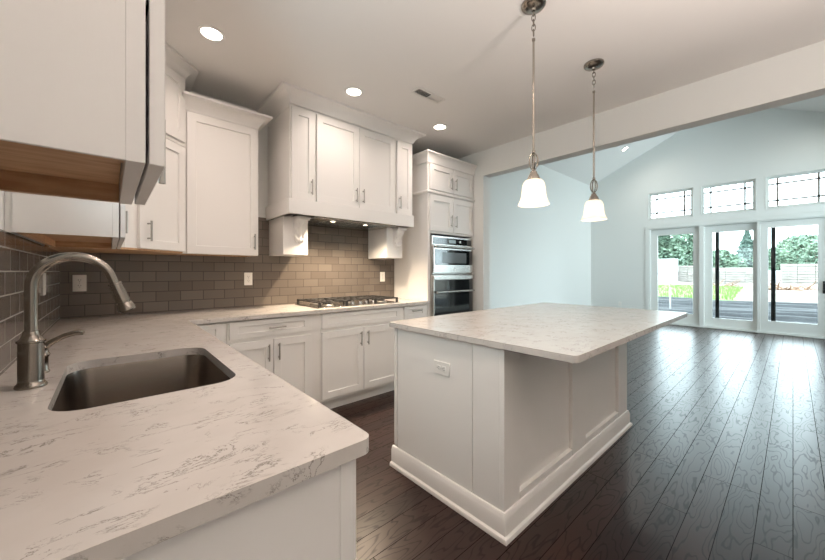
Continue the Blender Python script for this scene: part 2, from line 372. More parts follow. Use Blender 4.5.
def patio_door(name, y0, y1, gy0, gy1, gz0, gz1, x, bar=None, handle=None):
    m = MB(); z0, z1 = 0.032, DZ-0.024
    m.extrude([(y0, z0), (y1, z0), (y1, z1), (y0, z1)], [[(gy0, gz0), (gy1, gz0), (gy1, gz1), (gy0, gz1)]], yz, x, x+0.045)
    d = struct(m.build(name, M['trim'], bevel=0.004))
    MB().box(x+0.018, x+0.026, gy0-0.006, gy1+0.006, gz0-0.006, gz1+0.006).build('pane', M['glass'], d)
    if bar is not None:
        MB().box(x+0.047, x+0.085, bar-0.032, bar+0.032, gz0-0.02, gz1+0.02).build('screen_stile', M['extframe'], d, bevel=0.003)
    if handle is not None:
        h = MB(); h.box(x-0.012, x, handle-0.022, handle+0.022, 0.83, 1.06); h.tube([(x-0.01, handle, 0.86), (x-0.05, handle, 0.88), (x-0.055, handle, 0.945), (x-0.05, handle, 1.01), (x-0.01, handle, 1.03)], 0.011, 10)
        h.build('handle', M['black'], d, bevel=0.004)
    return d
patio_door('door_1', 1.394, 2.306, 1.507, 2.173, 0.27, 2.10, XG+0.06)
patio_door('door_2', 0.489, 1.310, 0.548, 1.180, 0.22, 2.09, XG+0.08, bar=1.105)
patio_door('door_3', -0.448, 0.438, -0.309, 0.330, 0.25, 2.11, XG+0.03, bar=0.262, handle=-0.388)

for i, (a, b) in enumerate(TR):
    fw = 0.055; x = XG+0.045
    m = MB(); m.extrude([(a, TZ0), (b, TZ0), (b, TZ1), (a, TZ1)], [[(a+fw, TZ0+fw), (b-fw, TZ0+fw), (b-fw, TZ1-fw), (a+fw, TZ1-fw)]], yz, x, x+0.06)
    m.extrude([(a+.001, TZ0+.001), (b-.001, TZ0+.001), (b-.001, TZ1-.001), (a+.001, TZ1-.001)], [[(a+.014, TZ0+.014), (b-.014, TZ0+.014), (b-.014, TZ1-.014), (a+.014, TZ1-.014)]], yz, XG-0.006, x)
    w = struct(m.build('window_%d' % (i+1), M['trim'], bevel=0.003))
    MB().box(x+0.026, x+0.034, a+fw-.004, b-fw+.004, TZ0+fw-.004, TZ1-fw+.004).build('pane', M['glass'], w)
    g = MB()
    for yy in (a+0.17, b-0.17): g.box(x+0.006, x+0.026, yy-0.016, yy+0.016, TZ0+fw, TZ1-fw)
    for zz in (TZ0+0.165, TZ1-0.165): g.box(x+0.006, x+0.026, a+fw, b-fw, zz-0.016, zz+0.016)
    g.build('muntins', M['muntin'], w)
for i, (yc, zc, sy, sz) in enumerate([(0.93, 1.15, 2.7, 2.2), (1.92, 2.81, 0.8, 0.6), (0.93, 2.81, 0.8, 0.6), (-0.06, 2.81, 0.8, 0.6)]):
    portal('daylight_portal', (XG+0.2, yc, zc), (0, R(90), 0), sz, sy)

k = 3
for lst, y in ((FRONT_WIN, YBACK), (ADDED_RIGHT_WIN, YR)):  # builds the unseen windows added for more daylight
    for (a, b, c, d) in lst:
        k += 1; fw = 0.05
        w = struct(MB().extrude(rect(a, b, c, d), [rect(a+fw, b-fw, c+fw, d-fw)], xz, y-0.11, y-0.05).build('window_%d' % k, M['trim'], bevel=0.003))
        MB().box(a+fw-.004, b-fw+.004, y-0.084, y-0.076, c+fw-.004, d-fw+.004).build('pane', M['glass'], w)
        portal('daylight_portal', ((a+b)/2, y-0.17, (c+d)/2), (R(90), 0, 0), b-a, d-c)

a, b, c, d = SINK_WIN; k += 1
w = struct(MB().extrude(rect(a, b, c, d), [rect(a+.045, b-.045, c+.045, d-.045)], yz, XW-0.11, XW-0.05).build('window_%d' % k, M['trim'], bevel=0.003))
MB().box(XW-0.084, XW-0.076, a+.041, b-.041, c+.041, d-.041).build('pane', M['glass'], w)
portal('daylight_portal', (XW-0.17, (a+b)/2, (c+d)/2), (0, R(-90), 0), d-c, b-a)

# ------------------------------------------------------------------ cabinet parts
def pull(parent, x, z, yf, vertical=True, L=0.13, world=True):
    """bar pull in front (-y) of a face at yf, centred at x, z."""
    m = MB(); d = 0.026; h = L/2
    if vertical:
        m.cyl((x, yf-d, z-h), (x, yf-d, z+h), 0.006, 10)
        for s in (-1, 1): m.cyl((x, yf+0.001, z+s*h*0.72), (x, yf-d, z+s*h*0.72), 0.005, 8)
    else:
        m.cyl((x-h, yf-d, z), (x+h, yf-d, z), 0.006, 10)
        for s in (-1, 1): m.cyl((x+s*h*0.72, yf+0.001, z), (x+s*h*0.72, yf-d, z), 0.005, 8)
    return m.build('handle', M['pull'], parent, world=world)
def shaker(parent, name, x0, x1, z0, z1, yf, st=0.058, mt=None, world=True, th=0.02, rec=0.012):
    """shaker front: frame with recessed panel, front plane yf facing -y."""
    m = MB(); bm = m.bm; yb = yf+th
    sz = min(st, (z1-z0)*0.3)
    def loop(xa, xb, za, zb, y): return [bm.verts.new(p) for p in ((xa,y,za),(xb,y,za),(xb,y,zb),(xa,y,zb))]
    B = loop(x0, x1, z0, z1, yb); F = loop(x0, x1, z0, z1, yf)
    I = loop(x0+st, x1-st, z0+sz, z1-sz, yf); P = loop(x0+st+.002, x1-st-.002, z0+sz+.002, z1-sz-.002, yf+rec)
    for a, b in ((B, F), (F, I), (I, P)):
        for k in range(4): m._f([a[k], a[(k+1)%4], b[(k+1)%4], b[k]])
    m._f(P); m._f(list(reversed(B)))
    return m.build(name, mt or M['cab'], parent, bevel=0.0012, world=world)
CROWN = [(0, 0), (0.006, 0), (0.008, 0.012), (0.014, 0.022), (0.024, 0.040), (0.037, 0.056), (0.053, 0.070), (0.072, 0.080), (0.090, 0.085), (0.092, 0.103), (0, 0.103)]
def crown(parent, path, z, sx=1.0, sz=1.0, world=True, mt=None):
    return MB().sweep(path, [(o*sx, z+h*sz) for o, h in CROWN]).build('crown_moulding', mt or M['cab'], parent, world=world, sharp=25)
def carcass_open(parent, x0, x1, y0, y1, z0, z1, world=True, left=True, right=True):
    """wall cabinet shell (front at y0) with a plywood underside set up inside."""
    t = 0.006
    m = MB()
    m.box(x0, x0+t, y0, y1, z0, z1); m.box(x1-t, x1, y0, y1, z0, z1); m.box(x0+t, x1-t, y1-t, y1, z0+0.03, z1); m.box(x0+t, x1-t, y0, y1-t, z1-t, z1)
    c = m.build('carcass', M['cab'], parent, world=world)
    w = MB(); w.box(x0+t, x1-t, y0+0.02, y1-t, z0+0.032, z0+0.046)
    w.box(x0+t, x0+t+0.012, y0+0.02, y1-t, z0, z0+0.046); w.box(x1-t-0.012, x1-t, y0+0.02, y1-t, z0, z0+0.046); w.box(x0+t+.012, x1-t-.012, y1-t-0.018, y1-t, z0, z0+0.046)
    w.build('underside', M['wood'], parent, world=world)
    f = MB(); fw = 0.038
    f.extrude([(x0-0.0005, z0-0.001), (x1+0.0005, z0-0.001), (x1+0.0005, z1), (x0-0.0005, z1)], [[(x0+fw, z0+fw), (x1-fw, z0+fw), (x1-fw, z1-fw), (x0+fw, z1-fw)]], lambda a, b, t: (a, t, b), y0, y0+0.019)
    f.build('face_frame', M['cab'], parent, world=world, bevel=0.001)

# ------------------------------------------------------------------ wall cabinets over the sink counter (fronts face +X): local x -> +Y, local -y -> +X
UZ, UT = 1.372, 2.44
DEP = 0.297                       # box depth; box front at XW + DEP = 0.035
def left_cab(y0, y1, label, doors, group, DEP=DEP, back=0.0):
    t = thing('wall_cabinet', (XW, y0, UZ), label, 'wall cabinet', group, R(90))
    W = y1-y0
    carcass_open(t, 0, W, -DEP, back, 0, UT-UZ, world=False)
    if back < 0: MB().box(0.01, 0.03, back, -0.001, 0, UT-UZ).build('filler_strip', M['cab'], t, world=False)
    for (a, b, hx, hz) in doors:
        d = shaker(t, 'door', a, b, 0.0, UT-UZ-0.01, -DEP-0.020, world=False, th=0.0165)
        if hx is not None: pull(d, hx, hz, -DEP-0.020, world=False)
    m = MB(); m.box(0.012, 0.05, -DEP-0.0035, -DEP+0.001, 0.20, 0.26)
    m.build('hinge', M['dark'], t, world=False)
    return t
GW = 'white upper wall cabinets'
t = left_cab(0.524, 0.866, 'near white upper cabinet overhanging the sink counter, edge-on, wooden underside showing', [(0.004, 0.338, 0.322, 0.110)], GW)
crown(t, [(0.342, 0), (0.342, -DEP-0.002), (0, -DEP-0.002), (0, -0.002)][::-1], UT-UZ, world=False)
t = left_cab(1.740, 2.655, 'white upper cabinet behind the faucet on the sink wall, blank end panel showing', [(0.004, 0.452, None, 0), (0.458, 0.911, 0.845, 0.155)], GW, 0.290, -0.02)
crown(t, [(0.93, -DEP-0.002), (0, -DEP-0.002), (0, -0.002)][::-1], UT-UZ, world=False)

# diagonal corner cabinet, reaching the ceiling
A = Vector((0.065, 2.655)); LN = 0.475
t = thing('corner_wall_cabinet', (A.x, A.y, UZ), 'tall diagonal corner cabinet reaching the ceiling with two stacked doors', 'wall cabinet', None, R(45))
Bp = A + Vector((1, 1)).normalized()*LN
q = 0.02
poly = [(A.x, A.y), (Bp.x, Bp.y), (Bp.x, YW-0.001), (XW+0.001, YW-0.001), (XW+0.001, A.y)]
MB().extrude(poly, [], lambda a, b, t: (a, b, t), UZ+0.012, HC-0.01).build('carcass', M['cab'], t, bevel=0.001)
MB().extrude([(A.x+.002, A.y+.004), (Bp.x-.004, Bp.y+.0), (Bp.x-.004, YW-0.003), (XW+0.003, YW-0.003), (XW+0.003, A.y+.004)], [], lambda a, b, t: (a, b, t), UZ, UZ+0.012).build('underside', M['wood'], t)
d = shaker(t, 'door', 0.083, 0.470, 0.014, 0.775, -0.021, world=False); pull(d, 0.139, 0.126, -0.021, world=False)
d = shaker(t, 'door', 0.083, 0.470, 0.815, 1.278, -0.021, world=False)
MB().sweep([(0, 0), (LN, 0)], [(0, 0.783), (0.012, 0.783), (0.016, 0.79), (0.016, 0.798), (0.008, 0.806), (0, 0.806)]).build('ridge_moulding', M['cab'], t, world=False)
pA, pB = Vector((A.x, A.y)), Bp
crown(t, [(XW, A.y-0.0), (A.x, A.y), (Bp.x, Bp.y), (Bp.x, YW)], HC-0.103, sx=1.0, sz=0.99)

# upper cabinet on the cooktop wall
t = thing('wall_cabinet', (0.64, YW, UZ), 'single-door white upper cabinet left of the hood, crown short of the ceiling', 'wall cabinet', GW)
x0, x1, yf = 0.402, 0.931, 3.012
carcass_open(t, x0, x1, yf, YW, UZ, UT)
MB().box(x0-0.012, x0+0.02, yf-0.004, yf+0.02, UZ, UT).build('filler_strip', M['cab'], t)
d = shaker(t, 'door', 0.424, 0.928, UZ+0.002, UT-0.008, 2.99, st=0.06); pull(d, 0.897, 1.485, 2.99)
crown(t, [(x0-0.01, yf-0.003), (x1, yf-0.003), (x1, YW)], UT)

# hood cabinet
t = thing('hood_cabinet', (1.80, YW, 1.388), 'white four-door cabinet over the cooktop with valance and carved corbels', 'hood cabinet')
hx0, hx1, hy = 1.115, 2.472, 2.792
MB().box(hx0, hx1, hy, YW-0.001, 1.86, HC-0.005).build('carcass', M['cab'], t, bevel=0.0015)
for a, b, hx in ((1.127, 1.333, 1.298), (1.350, 1.783, 1.748), (1.789, 2.222, 1.826), (2.257, 2.467, 2.285)):
    d = shaker(t, 'door', a, b, 1.852, 2.618, 2.771); pull(d, hx, 1.965, 2.771)
m = MB()
m.box(hx0-0.02, hx1+0.006, 2.755, 2.775, 1.722, 1.848); m.box(hx0-0.02, hx0, 2.775, YW-0.012, 1.722, 1.848); m.box(hx1-0.014, hx1+0.006, 2.775, YW-0.012, 1.722, 1.848)
m.build('valance', M['cab'], t, bevel=0.003)
MB().sweep([(hx0, YW), (hx0, 2.79), (hx1, 2.79), (hx1, YW)], [(0, 2.62), (0.006, 2.62), (0.006, 2.645), (0, 2.645)]).build('frieze', M['cab'], t)
crown(t, [(hx0, YW), (hx0, 2.775), (hx1, 2.775), (hx1, YW)], HC-0.103, sx=1.12, sz=0.995)
def corbel(parent, xc, yf, zt, w=0.112, hgt=0.235):
    """carved acanthus corbel on a face at yf (facing -y), top at zt."""
    m = MB(); bm = m.bm; nu, nv = 15, 26; rows = []
    for j in range(nv):
        v = j/(nv-1); z = zt-0.025-v*(hgt-0.025)
        d = 0.085*(1-v)**1.5*(0.6+0.4*math.cos(v*2.2)) + 0.022*math.exp(-((v-0.86)/0.10)**2) + 0.012*(1-v)
        hw = w/2*(1.0-0.18*v) * (1.0 if v < 0.8 else math.sqrt(max(0.0, 1-((v-0.8)/0.21)**2)))
        row = []
        for i in range(nu):
            u = i/(nu-1)*2-1
            rid = 0.5+0.5*math.cos(u*math.pi*2.5)
            lob = 0.006*math.sin(v*22+abs(u)*5)*(abs(u) > 0.3)
            dd = d*(1-0.35*abs(u)**2.2)+0.010*rid*(0.5+0.5*(1-v))+lob
            row.append(bm.verts.new((xc+u*hw, yf-max(0.004, dd), z)))
        rows.append(row)
    for j in range(nv-1):
        for i in range(nu-1): m._f([rows[j][i], rows[j][i+1], rows[j+1][i+1], rows[j+1][i]])
    # back edge to the face
    border = [(j, 0) for j in range(nv)] + [(nv-1, i) for i in range(1, nu)] + [(j, nu-1) for j in range(nv-2, -1, -1)]
    bv = []
    for j, i in border:
        c = rows[j][i].co; bv.append(bm.verts.new((c.x, yf, c.z)))
    for k in range(len(border)-1):
        a = rows[border[k][0]][border[k][1]]; b = rows[border[k+1][0]][border[k+1][1]]
        m._f([a, b, bv[k+1], bv[k]])
    m.box(xc-w/2-0.006, xc+w/2+0.006, yf-0.105, yf, zt-0.014, zt); m.box(xc-w/2-0.001, xc+w/2+0.001, yf-0.098, yf, zt-0.027, zt-0.014)
    return m.build('corbel', M['cab'], parent, sharp=50)
for a, b, xc in ((1.125, 1.350, 1.268), (2.255, 2.478, 2.398)):
    k = MB().box(a, b, 2.955, YW-0.011, 1.388, 1.722).build('bracket_box', M['cab'], t, bevel=0.002)
    corbel(k, xc, 2.955, 1.722)
t = thing('range_hood', (1.80, YW, 1.70), 'stainless range hood insert tucked under the white valance, lamps lit', 'range hood')
m = MB(); m.box(1.352, 2.253, 2.80, YW-0.012, 1.712, 1.80); m.build('body', M['steel'], t, bevel=0.004)
m = MB()
for x in (1.50, 1.80): 
    for k in range(9): m.box(x+0.01, x+0.29, 2.87+k*0.036, 2.885+k*0.036, 1.708, 1.7125)
m.build('filter', M['steel'], t)
for x in (1.54, 1.90):
    MB().lathe([(0.032, 0), (0.032, -0.012), (0.024, -0.014), (0.024, -0.006), (0.0, -0.006)], (x, 2.84, 1.713), 20, cap0=True, cap1=False).build('lamp_ring', M['steel'], t)
    k = MB().lathe([(0.023, -0.011), (0.0005, -0.012)], (x, 2.84, 1.713), 20, cap0=False).build('lamp_lens', M['hoodlens'], t)
    lamp('hood_lamp', 'SPOT', (x, 2.85, 1.692), HOOD_W*9, (1.0, 0.80, 0.58), t, spot_size=R(150), spot_blend=0.9, shadow_soft_size=0.02)

# ------------------------------------------------------------------ base cabinets along the cooktop wall
BY = 2.715                        # face frame plane
GB = 'white base cabinets under the cooktop counter'
def base_cab(x0, x1, label, fronts, depth_to=YW-0.001, group=GB):
    t = thing('base_cabinet', ((x0+x1)/2, YW, 0), label, 'base cabinet', group)
    MB().box(x0, x1, BY, depth_to, 0.10, 0.882).build('carcass', M['cab'], t, bevel=0.001)
    MB().box(x0, x1, BY+0.06, depth_to, 0.0, 0.10).build('toe_kick', M['cab'], t)
    for kind, a, b, z0, z1, h in fronts:
        d = shaker(t, kind, a, b, z0, z1, BY-0.02)
        if h: pull(d, h[0], h[1], BY-0.02, vertical=h[2])
    return t
base_cab(0.366, 0.622, 'narrow base cabinet in the inside corner beyond the sink counter', [('drawer', 0.40, 0.612, 0.742, 0.872, None), ('door', 0.40, 0.612, 0.128, 0.712, None)])
base_cab(0.624, 1.352, 'base cabinet left of the cooktop with one wide drawer over two doors', [('drawer', 0.640, 1.262, 0.742, 0.872, (0.975, 0.806, False)), ('door', 0.640, 0.949, 0.128, 0.712, (0.912, 0.615, True)), ('door', 0.955, 1.262, 0.128, 0.712, (0.990, 0.615, True))])
base_cab(1.354, 2.256, 'two-door base cabinet directly below the gas cooktop', [('false_front', 1.362, 2.246, 0.742, 0.872, None), ('door', 1.362, 1.785, 0.128, 0.712, (1.750, 0.615, True)), ('door', 1.791, 2.246, 0.128, 0.712, (1.828, 0.615, True))])
base_cab(2.258, 2.640, 'narrow base cabinet between cooktop cabinet and oven tower, drawer on top', [('drawer', 2.292, 2.612, 0.742, 0.872, (2.450, 0.82, False)), ('door', 2.292, 2.612, 0.128, 0.712, (2.58, 0.615, True))])

# sink run, fronts facing +X (local x -> +Y)
def sink_cab(y0, y1, label, fronts, hollow=False):
    t = thing('base_cabinet', (XW+0.003, y0, 0), label, 'base cabinet', 'white base cabinets under the sink counter', R(90))
    W = y1-y0; D = 0.607
    m = MB()
    if hollow:
        m.box(0, 0.018, -D, 0, 0.10, 0.882); m.box(W-0.018, W, -D, 0, 0.10, 0.882); m.box(0, W, -D, 0, 0.10, 0.118); m.box(0, W, -0.006, 0, 0.10, 0.882)
        m.box(0, W, -D, -D+0.019, 0.10, 0.882)
    else: m.box(0, W, -D, 0, 0.10, 0.882)
    m.build('carcass', M['cab'], t, world=False, bevel=0.001)
    MB().box(0, W, -D+0.06, 0, 0, 0.10).build('toe_kick', M['cab'], t, world=False)
    for kind, a, b, z0, z1, h in fronts:
        d = shaker(t, kind, a, b, z0, z1, -D-0.024, world=False)
        if h: pull(d, h[0], h[1], -D-0.024, vertical=h[2], world=False)
    return t
t = sink_cab(0.578, 1.04, 'white base cabinet at the near end of the sink counter, plain end panel towards us', [('door', 0.006, 0.456, 0.102, 0.878, (0.42, 0.70, True))])
MB().box(-0.004, 0.0, -0.588, 0, 0.0, 0.882).build('end_panel', M['cab'], t, world=False)
MB().box(-0.007, 0.012, -0.612, -0.588, 0.0, 0.882).build('end_stile', M['cab'], t, world=False, bevel=0.001)
sink_cab(1.042, 1.90, 'white double-door base cabinet directly beneath the steel sink', [('false_front', 0.01, 0.85, 0.742, 0.872, None), ('door', 0.01, 0.426, 0.128, 0.712, (0.39, 0.615, True)), ('door', 0.432, 0.85, 0.128, 0.712, (0.468, 0.615, True))], hollow=True)
sink_cab(1.902, 2.70, 'white base cabinet beyond the sink towards the inside corner', [('drawer', 0.01, 0.60, 0.742, 0.872, (0.30, 0.806, False)), ('door', 0.01, 0.60, 0.128, 0.712, (0.56, 0.615, True))])

# ------------------------------------------------------------------ countertop (L shape with sink cut-out)
def arc(cx, cy, r, a0, a1, n=8): return [(cx+r*math.cos(R(a0+(a1-a0)*k/n)), cy+r*math.sin(R(a0+(a1-a0)*k/n))) for k in range(n+1)]
def rrect(x0, x1, y0, y1, r, n=8):
    return arc(x0+r, y0+r, r, 180, 270, n)+arc(x1-r, y0+r, r, 270, 360, n)+arc(x1-r, y1-r, r, 0, 90, n)+arc(x0+r, y1-r, r, 90, 180, n)
xyz = lambda a, b, t: (a, b, t)
XC, YP, YC = 0.388, 0.552, 2.668
out = [(XW, YP)] + arc(XC-0.022, YP+0.022, 0.022, 270, 360) + [(XC, YC-0.006)] + arc(XC+0.006, YC-0.006, 0.006, 180, 90, 4) + [(2.643, YC), (2.643, YW), (XW, YW)]
SK = (-0.112, 0.298, 1.116, 1.722)
hole = rrect(*SK, 0.075, 10)
o = MB().extrude(out, [hole], xyz, CT-0.03, CT).build('quartz_countertop', M['quartz'], bevel=0.006, seg=3)
tag(o, 'L-shaped pale quartz countertop with grey veins, sink set into it', 'countertop')

# sink
t = thing('kitchen_sink', ((SK[0]+SK[1])/2, (SK[2]+SK[3])/2, 0.68), 'undermount stainless steel sink in the quartz counter', 'sink')
m = MB(); bm = m.bm
prev = None
rings = []
e = 0.004
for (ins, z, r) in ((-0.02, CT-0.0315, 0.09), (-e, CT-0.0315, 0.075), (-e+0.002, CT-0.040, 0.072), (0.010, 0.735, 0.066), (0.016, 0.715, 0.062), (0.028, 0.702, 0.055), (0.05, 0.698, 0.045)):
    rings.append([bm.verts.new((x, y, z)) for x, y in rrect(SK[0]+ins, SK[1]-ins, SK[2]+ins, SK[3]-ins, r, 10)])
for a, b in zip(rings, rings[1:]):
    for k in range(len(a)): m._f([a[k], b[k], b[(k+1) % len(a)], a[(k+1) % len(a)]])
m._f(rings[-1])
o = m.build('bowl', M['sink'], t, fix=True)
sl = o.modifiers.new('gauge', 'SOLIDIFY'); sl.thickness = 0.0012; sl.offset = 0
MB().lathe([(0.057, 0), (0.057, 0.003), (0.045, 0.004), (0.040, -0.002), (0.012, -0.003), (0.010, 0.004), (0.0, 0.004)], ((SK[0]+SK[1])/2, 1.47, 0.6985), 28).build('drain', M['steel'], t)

# faucet
fx, fy = -0.167, 1.432
t = thing('kitchen_faucet', (fx, fy, CT), 'brushed nickel gooseneck pull-down faucet behind the sink', 'faucet')
MB().lathe([(0.0, 0), (0.032, 0), (0.033, 0.004), (0.031, 0.009), (0.0275, 0.013), (0.0262, 0.02), (0.0262, 0.124), (0.0262, 0.1245), (0.0295, 0.127), (0.0295, 0.131), (0.027, 0.1315), (0.022, 0.138), (0.0185, 0.146), (0.0165, 0.158), (0.0, 0.158)], (fx, fy, CT), 36, cap0=False, cap1=False).build('body', M['nickel'], t, sharp=40)
pts = [(fx, fy, CT+0.155), (fx, fy, 1.13), (fx, fy, 1.198)]
rc = 0.0865
for k in range(1, 25):
    a = R(180-160*k/24); pts.append((fx+rc+rc*math.cos(a), fy, 1.198+rc*math.sin(a)))
MB().tube(pts+[Vector(pts[-1])+Vector((0.34, 0, -0.94)).normalized()*0.03], [0.0138]*14+[0.0138-0.0018*k/14 for k in range(1, len(pts)+2-14)], 20, up=Vector((0, 1, 0))).build('spout', M['nickel'], t)
e0 = Vector(pts[-1])+Vector((0.34, 0, -0.94)).normalized()*0.026; dr = Vector((0.34, 0, -0.94)).normalized()
prof = [(0.0, 0.0118), (0.003, 0.0110), (0.0035, 0.0172), (0.010, 0.0178), (0.0105, 0.0165), (0.045, 0.0182), (0.066, 0.0192), (0.0665, 0.0165), (0.071, 0.0165), (0.0715, 0.0195), (0.088, 0.0240), (0.096, 0.0240), (0.099, 0.020)]
MB().tube([e0+dr*(a-0.004) for a, r in prof], [r for a, r in prof], 24).build('spray_head', M['nickel'], t, sharp=30)
hd = Vector((0.60, 0.80, 0)).normalized()
vb = Vector((fx, fy, CT)) + hd*0.032
k = MB()
k.lathe([(0.0, 0.03), (0.014, 0.03), (0.016, 0.034), (0.013, 0.04), (0.0125, 0.075), (0.017, 0.083), (0.013, 0.09), (0.0125, 0.100), (0.0155, 0.106), (0.012, 0.114), (0.0, 0.116)], vb, 22, cap0=False, cap1=False)
k.tube([Vector((fx, fy, CT+0.06)), vb+Vector((0, 0, 0.06))], 0.011, 12)
k = k.build('valve', M['nickel'], t)
lv = [vb+Vector((0, 0, 0.100)), vb+Vector((0.016, -0.006, 0.116)), vb+Vector((0.045, -0.016, 0.134)), vb+Vector((0.068, -0.024, 0.142)), vb+Vector((0.078, -0.028, 0.143)), vb+Vector((0.088, -0.031, 0.141))]
MB().tube(lv, [0.0095, 0.0085, 0.0072, 0.0078, 0.0082, 0.006], 14).build('lever', M['nickel'], t)

# ------------------------------------------------------------------ backsplash
o = MB().box(XW+0.0012, 2.645, YW-0.010, YW-0.001, CT+0.0005, 1.372).box(0.933, 2.645, YW-0.010, YW-0.001, 1.372, 1.745).build('tile_backsplash', M['tile_back'])
o.location = (0, 0, 0)
tag(o, 'brown-grey glossy subway tile covering the cooktop wall', 'backsplash')
o = MB().box(XW+0.001, XW+0.009, 0.2, YW-0.0105, CT+0.0005, 1.372).build('tile_backsplash', M['tile_left'])
tag(o, 'brown-grey glossy subway tile on the sink wall behind the faucet', 'backsplash')

# ------------------------------------------------------------------ oven tower
t = thing('oven_cabinet', (3.05, YW, 0), 'tall white oven tower cabinet with four small doors on top', 'tall cabinet')
tx0, tx1, ty = 2.646, 3.459, 2.715
m = MB()
m.box(tx0, tx0+0.02, ty, YW-.001, 0, 2.49); m.box(tx1-0.02, tx1, ty, YW-.001, 0, 2.49); m.box(tx0+.02, tx1-.02, YW-0.02, YW-.001, 0.0, 2.49)
m.box(tx0+.02, tx1-.02, ty, YW-.02, 1.672, 2.49); m.box(tx0+.02, tx1-.02, ty, YW-.02, 0.10, 0.50); m.box(tx0+.02, tx0+.044, ty, YW-.02, .5, 1.672); m.box(tx1-.044, tx1-.02, ty, YW-.02, .5, 1.672)
m.box(tx0+.02, tx1-.02, ty+0.06, YW-.02, 0, .10)
m.build('carcass', M['cab'], t, bevel=0.0015)
for a, b, z0, z1, hx, hz in ((2.668, 3.048, 2.166, 2.452, 3.010, 2.27), (3.054, 3.434, 2.166, 2.452, 3.092, 2.27), (2.668, 3.048, 1.700, 2.104, 3.010, 1.83), (3.054, 3.434, 1.700, 2.104, 3.092, 1.83)):
    d = shaker(t, 'door', a, b, z0, z1, ty-0.021); pull(d, hx, hz, ty-0.021, L=0.14)
d = shaker(t, 'drawer', 2.68, 3.424, 0.13, 0.48, ty-0.021); pull(d, 3.05, 0.40, ty-0.021, vertical=False)
RM = [(0, 2.118), (0.010, 2.118), (0.024, 2.128), (0.026, 2.142), (0.014, 2.150), (0, 2.152)]
MB().sweep([(tx0, YW-.01), (tx0, ty), (tx1, ty)], RM).build('ridge_moulding', M['cab'], t)
MB().sweep([(tx0, YW-.01), (tx0, ty), (tx1, ty)], [(0, 2.46), (0.014, 2.46), (0.018, 2.475), (0.020, 2.50), (0.030, 2.53), (0.046, 2.552), (0.062, 2.562), (0.062, 2.576), (0, 2.576)]).build('crown_moulding', M['cab'], t, sharp=25)

ox0, ox1 = 2.692, 3.413
of = 2.695
def oven_handle(parent, z, w0=ox0+0.03, w1=ox1-0.03):
    h = MB(); h.cyl((w0, of-0.05, z), (w1, of-0.05, z), 0.0125, 16)
    for x in (w0+0.03, w1-0.03): h.cyl((x, of-0.01, z), (x, of-0.05, z), 0.011, 12)
    return h.build('handle', M['steel'], parent)
t = thing('built_in_microwave', (3.05, 2.72, 1.205), 'stainless built-in microwave above the wall oven, control strip on top', 'microwave')
MB().box(ox0, ox1, of, 3.2, 1.212, 1.648).build('body', M['steel'], t, bevel=0.003)
k = MB().box(ox0+0.025, ox1-0.025, of-0.006, of, 1.555, 1.628).build('control_panel', M['ovenglass'], t, bevel=0.002)
MB().box(2.97, 3.09, of-0.0072, of-0.0055, 1.572, 1.612).build('display', M['display'], k)
b = MB()
for r_ in range(2):
    for c_ in range(5): b.box(2.77+c_*0.034, 2.79+c_*0.034, of-0.0068, of-0.0055, 1.575+r_*0.022, 1.583+r_*0.022)
b.build('buttons', M['mesh'], k)
MB().lathe([(0.018, 0), (0.016, 0.012), (0, 0.012)], (0, 0, 0), 20).build('dial', M['steel'], k, world=False)
dl = [o_ for o_ in k.children if o_.name.startswith('dial')][0]
dl.data.transform(Matrix.Translation(Vector((3.16, of-0.006, 1.592))) @ Matrix.Rotation(R(90), 4, 'X')); dl.data.transform(INV[t.name])
d = MB().box(ox0+0.006, ox1-0.006, of-0.022, of, 1.222, 1.545).build('door', M['steel'], t, bevel=0.003)
MB().box(ox0+0.03, ox1-0.03, of-0.0245, of-0.02, 1.315, 1.492).build('door_glass', M['ovenglass'], d, bevel=0.001)
MB().box(ox0+0.15, ox1-0.15, of-0.0258, of-0.024, 1.335, 1.460).build('door_window', M['mesh'], d)
MB().lathe([(0.0, 0), (0.013, 0), (0.013, 0.002), (0, 0.002)], (0, 0, 0), 20, cap0=False, cap1=False).build('maker_badge', M['pull'], d, world=False)
bd = [o_ for o_ in d.children if o_.name.startswith('maker_badge')][0]
bd.data.transform(INV[t.name] @ Matrix.Translation(Vector((3.05, of-0.022, 1.27))) @ Matrix.Rotation(R(90), 4, 'X'))
oven_handle(d, 1.522)
t = thing('wall_oven', (3.05, 2.72, 0.52), 'stainless wall oven with dark glass door under the microwave', 'oven')
MB().box(ox0, ox1, of, 3.2, 0.52, 1.205).build('body', M['steel'], t, bevel=0.003)
d = MB().box(ox0+0.006, ox1-0.006, of-0.022, of, 0.53, 1.198).build('door', M['steel'], t, bevel=0.003)
MB().box(ox0+0.025, ox1-0.025, of-0.0245, of-0.02, 0.60, 1.145).build('door_glass', M['ovenglass'], d, bevel=0.001)
oven_handle(d, 1.005)
h = MB(); h.box(ox0+0.006, ox1-0.006, of-0.034, of-0.02, 1.150, 1.190); h.build('trim_bar', M['steel'], d, bevel=0.003)

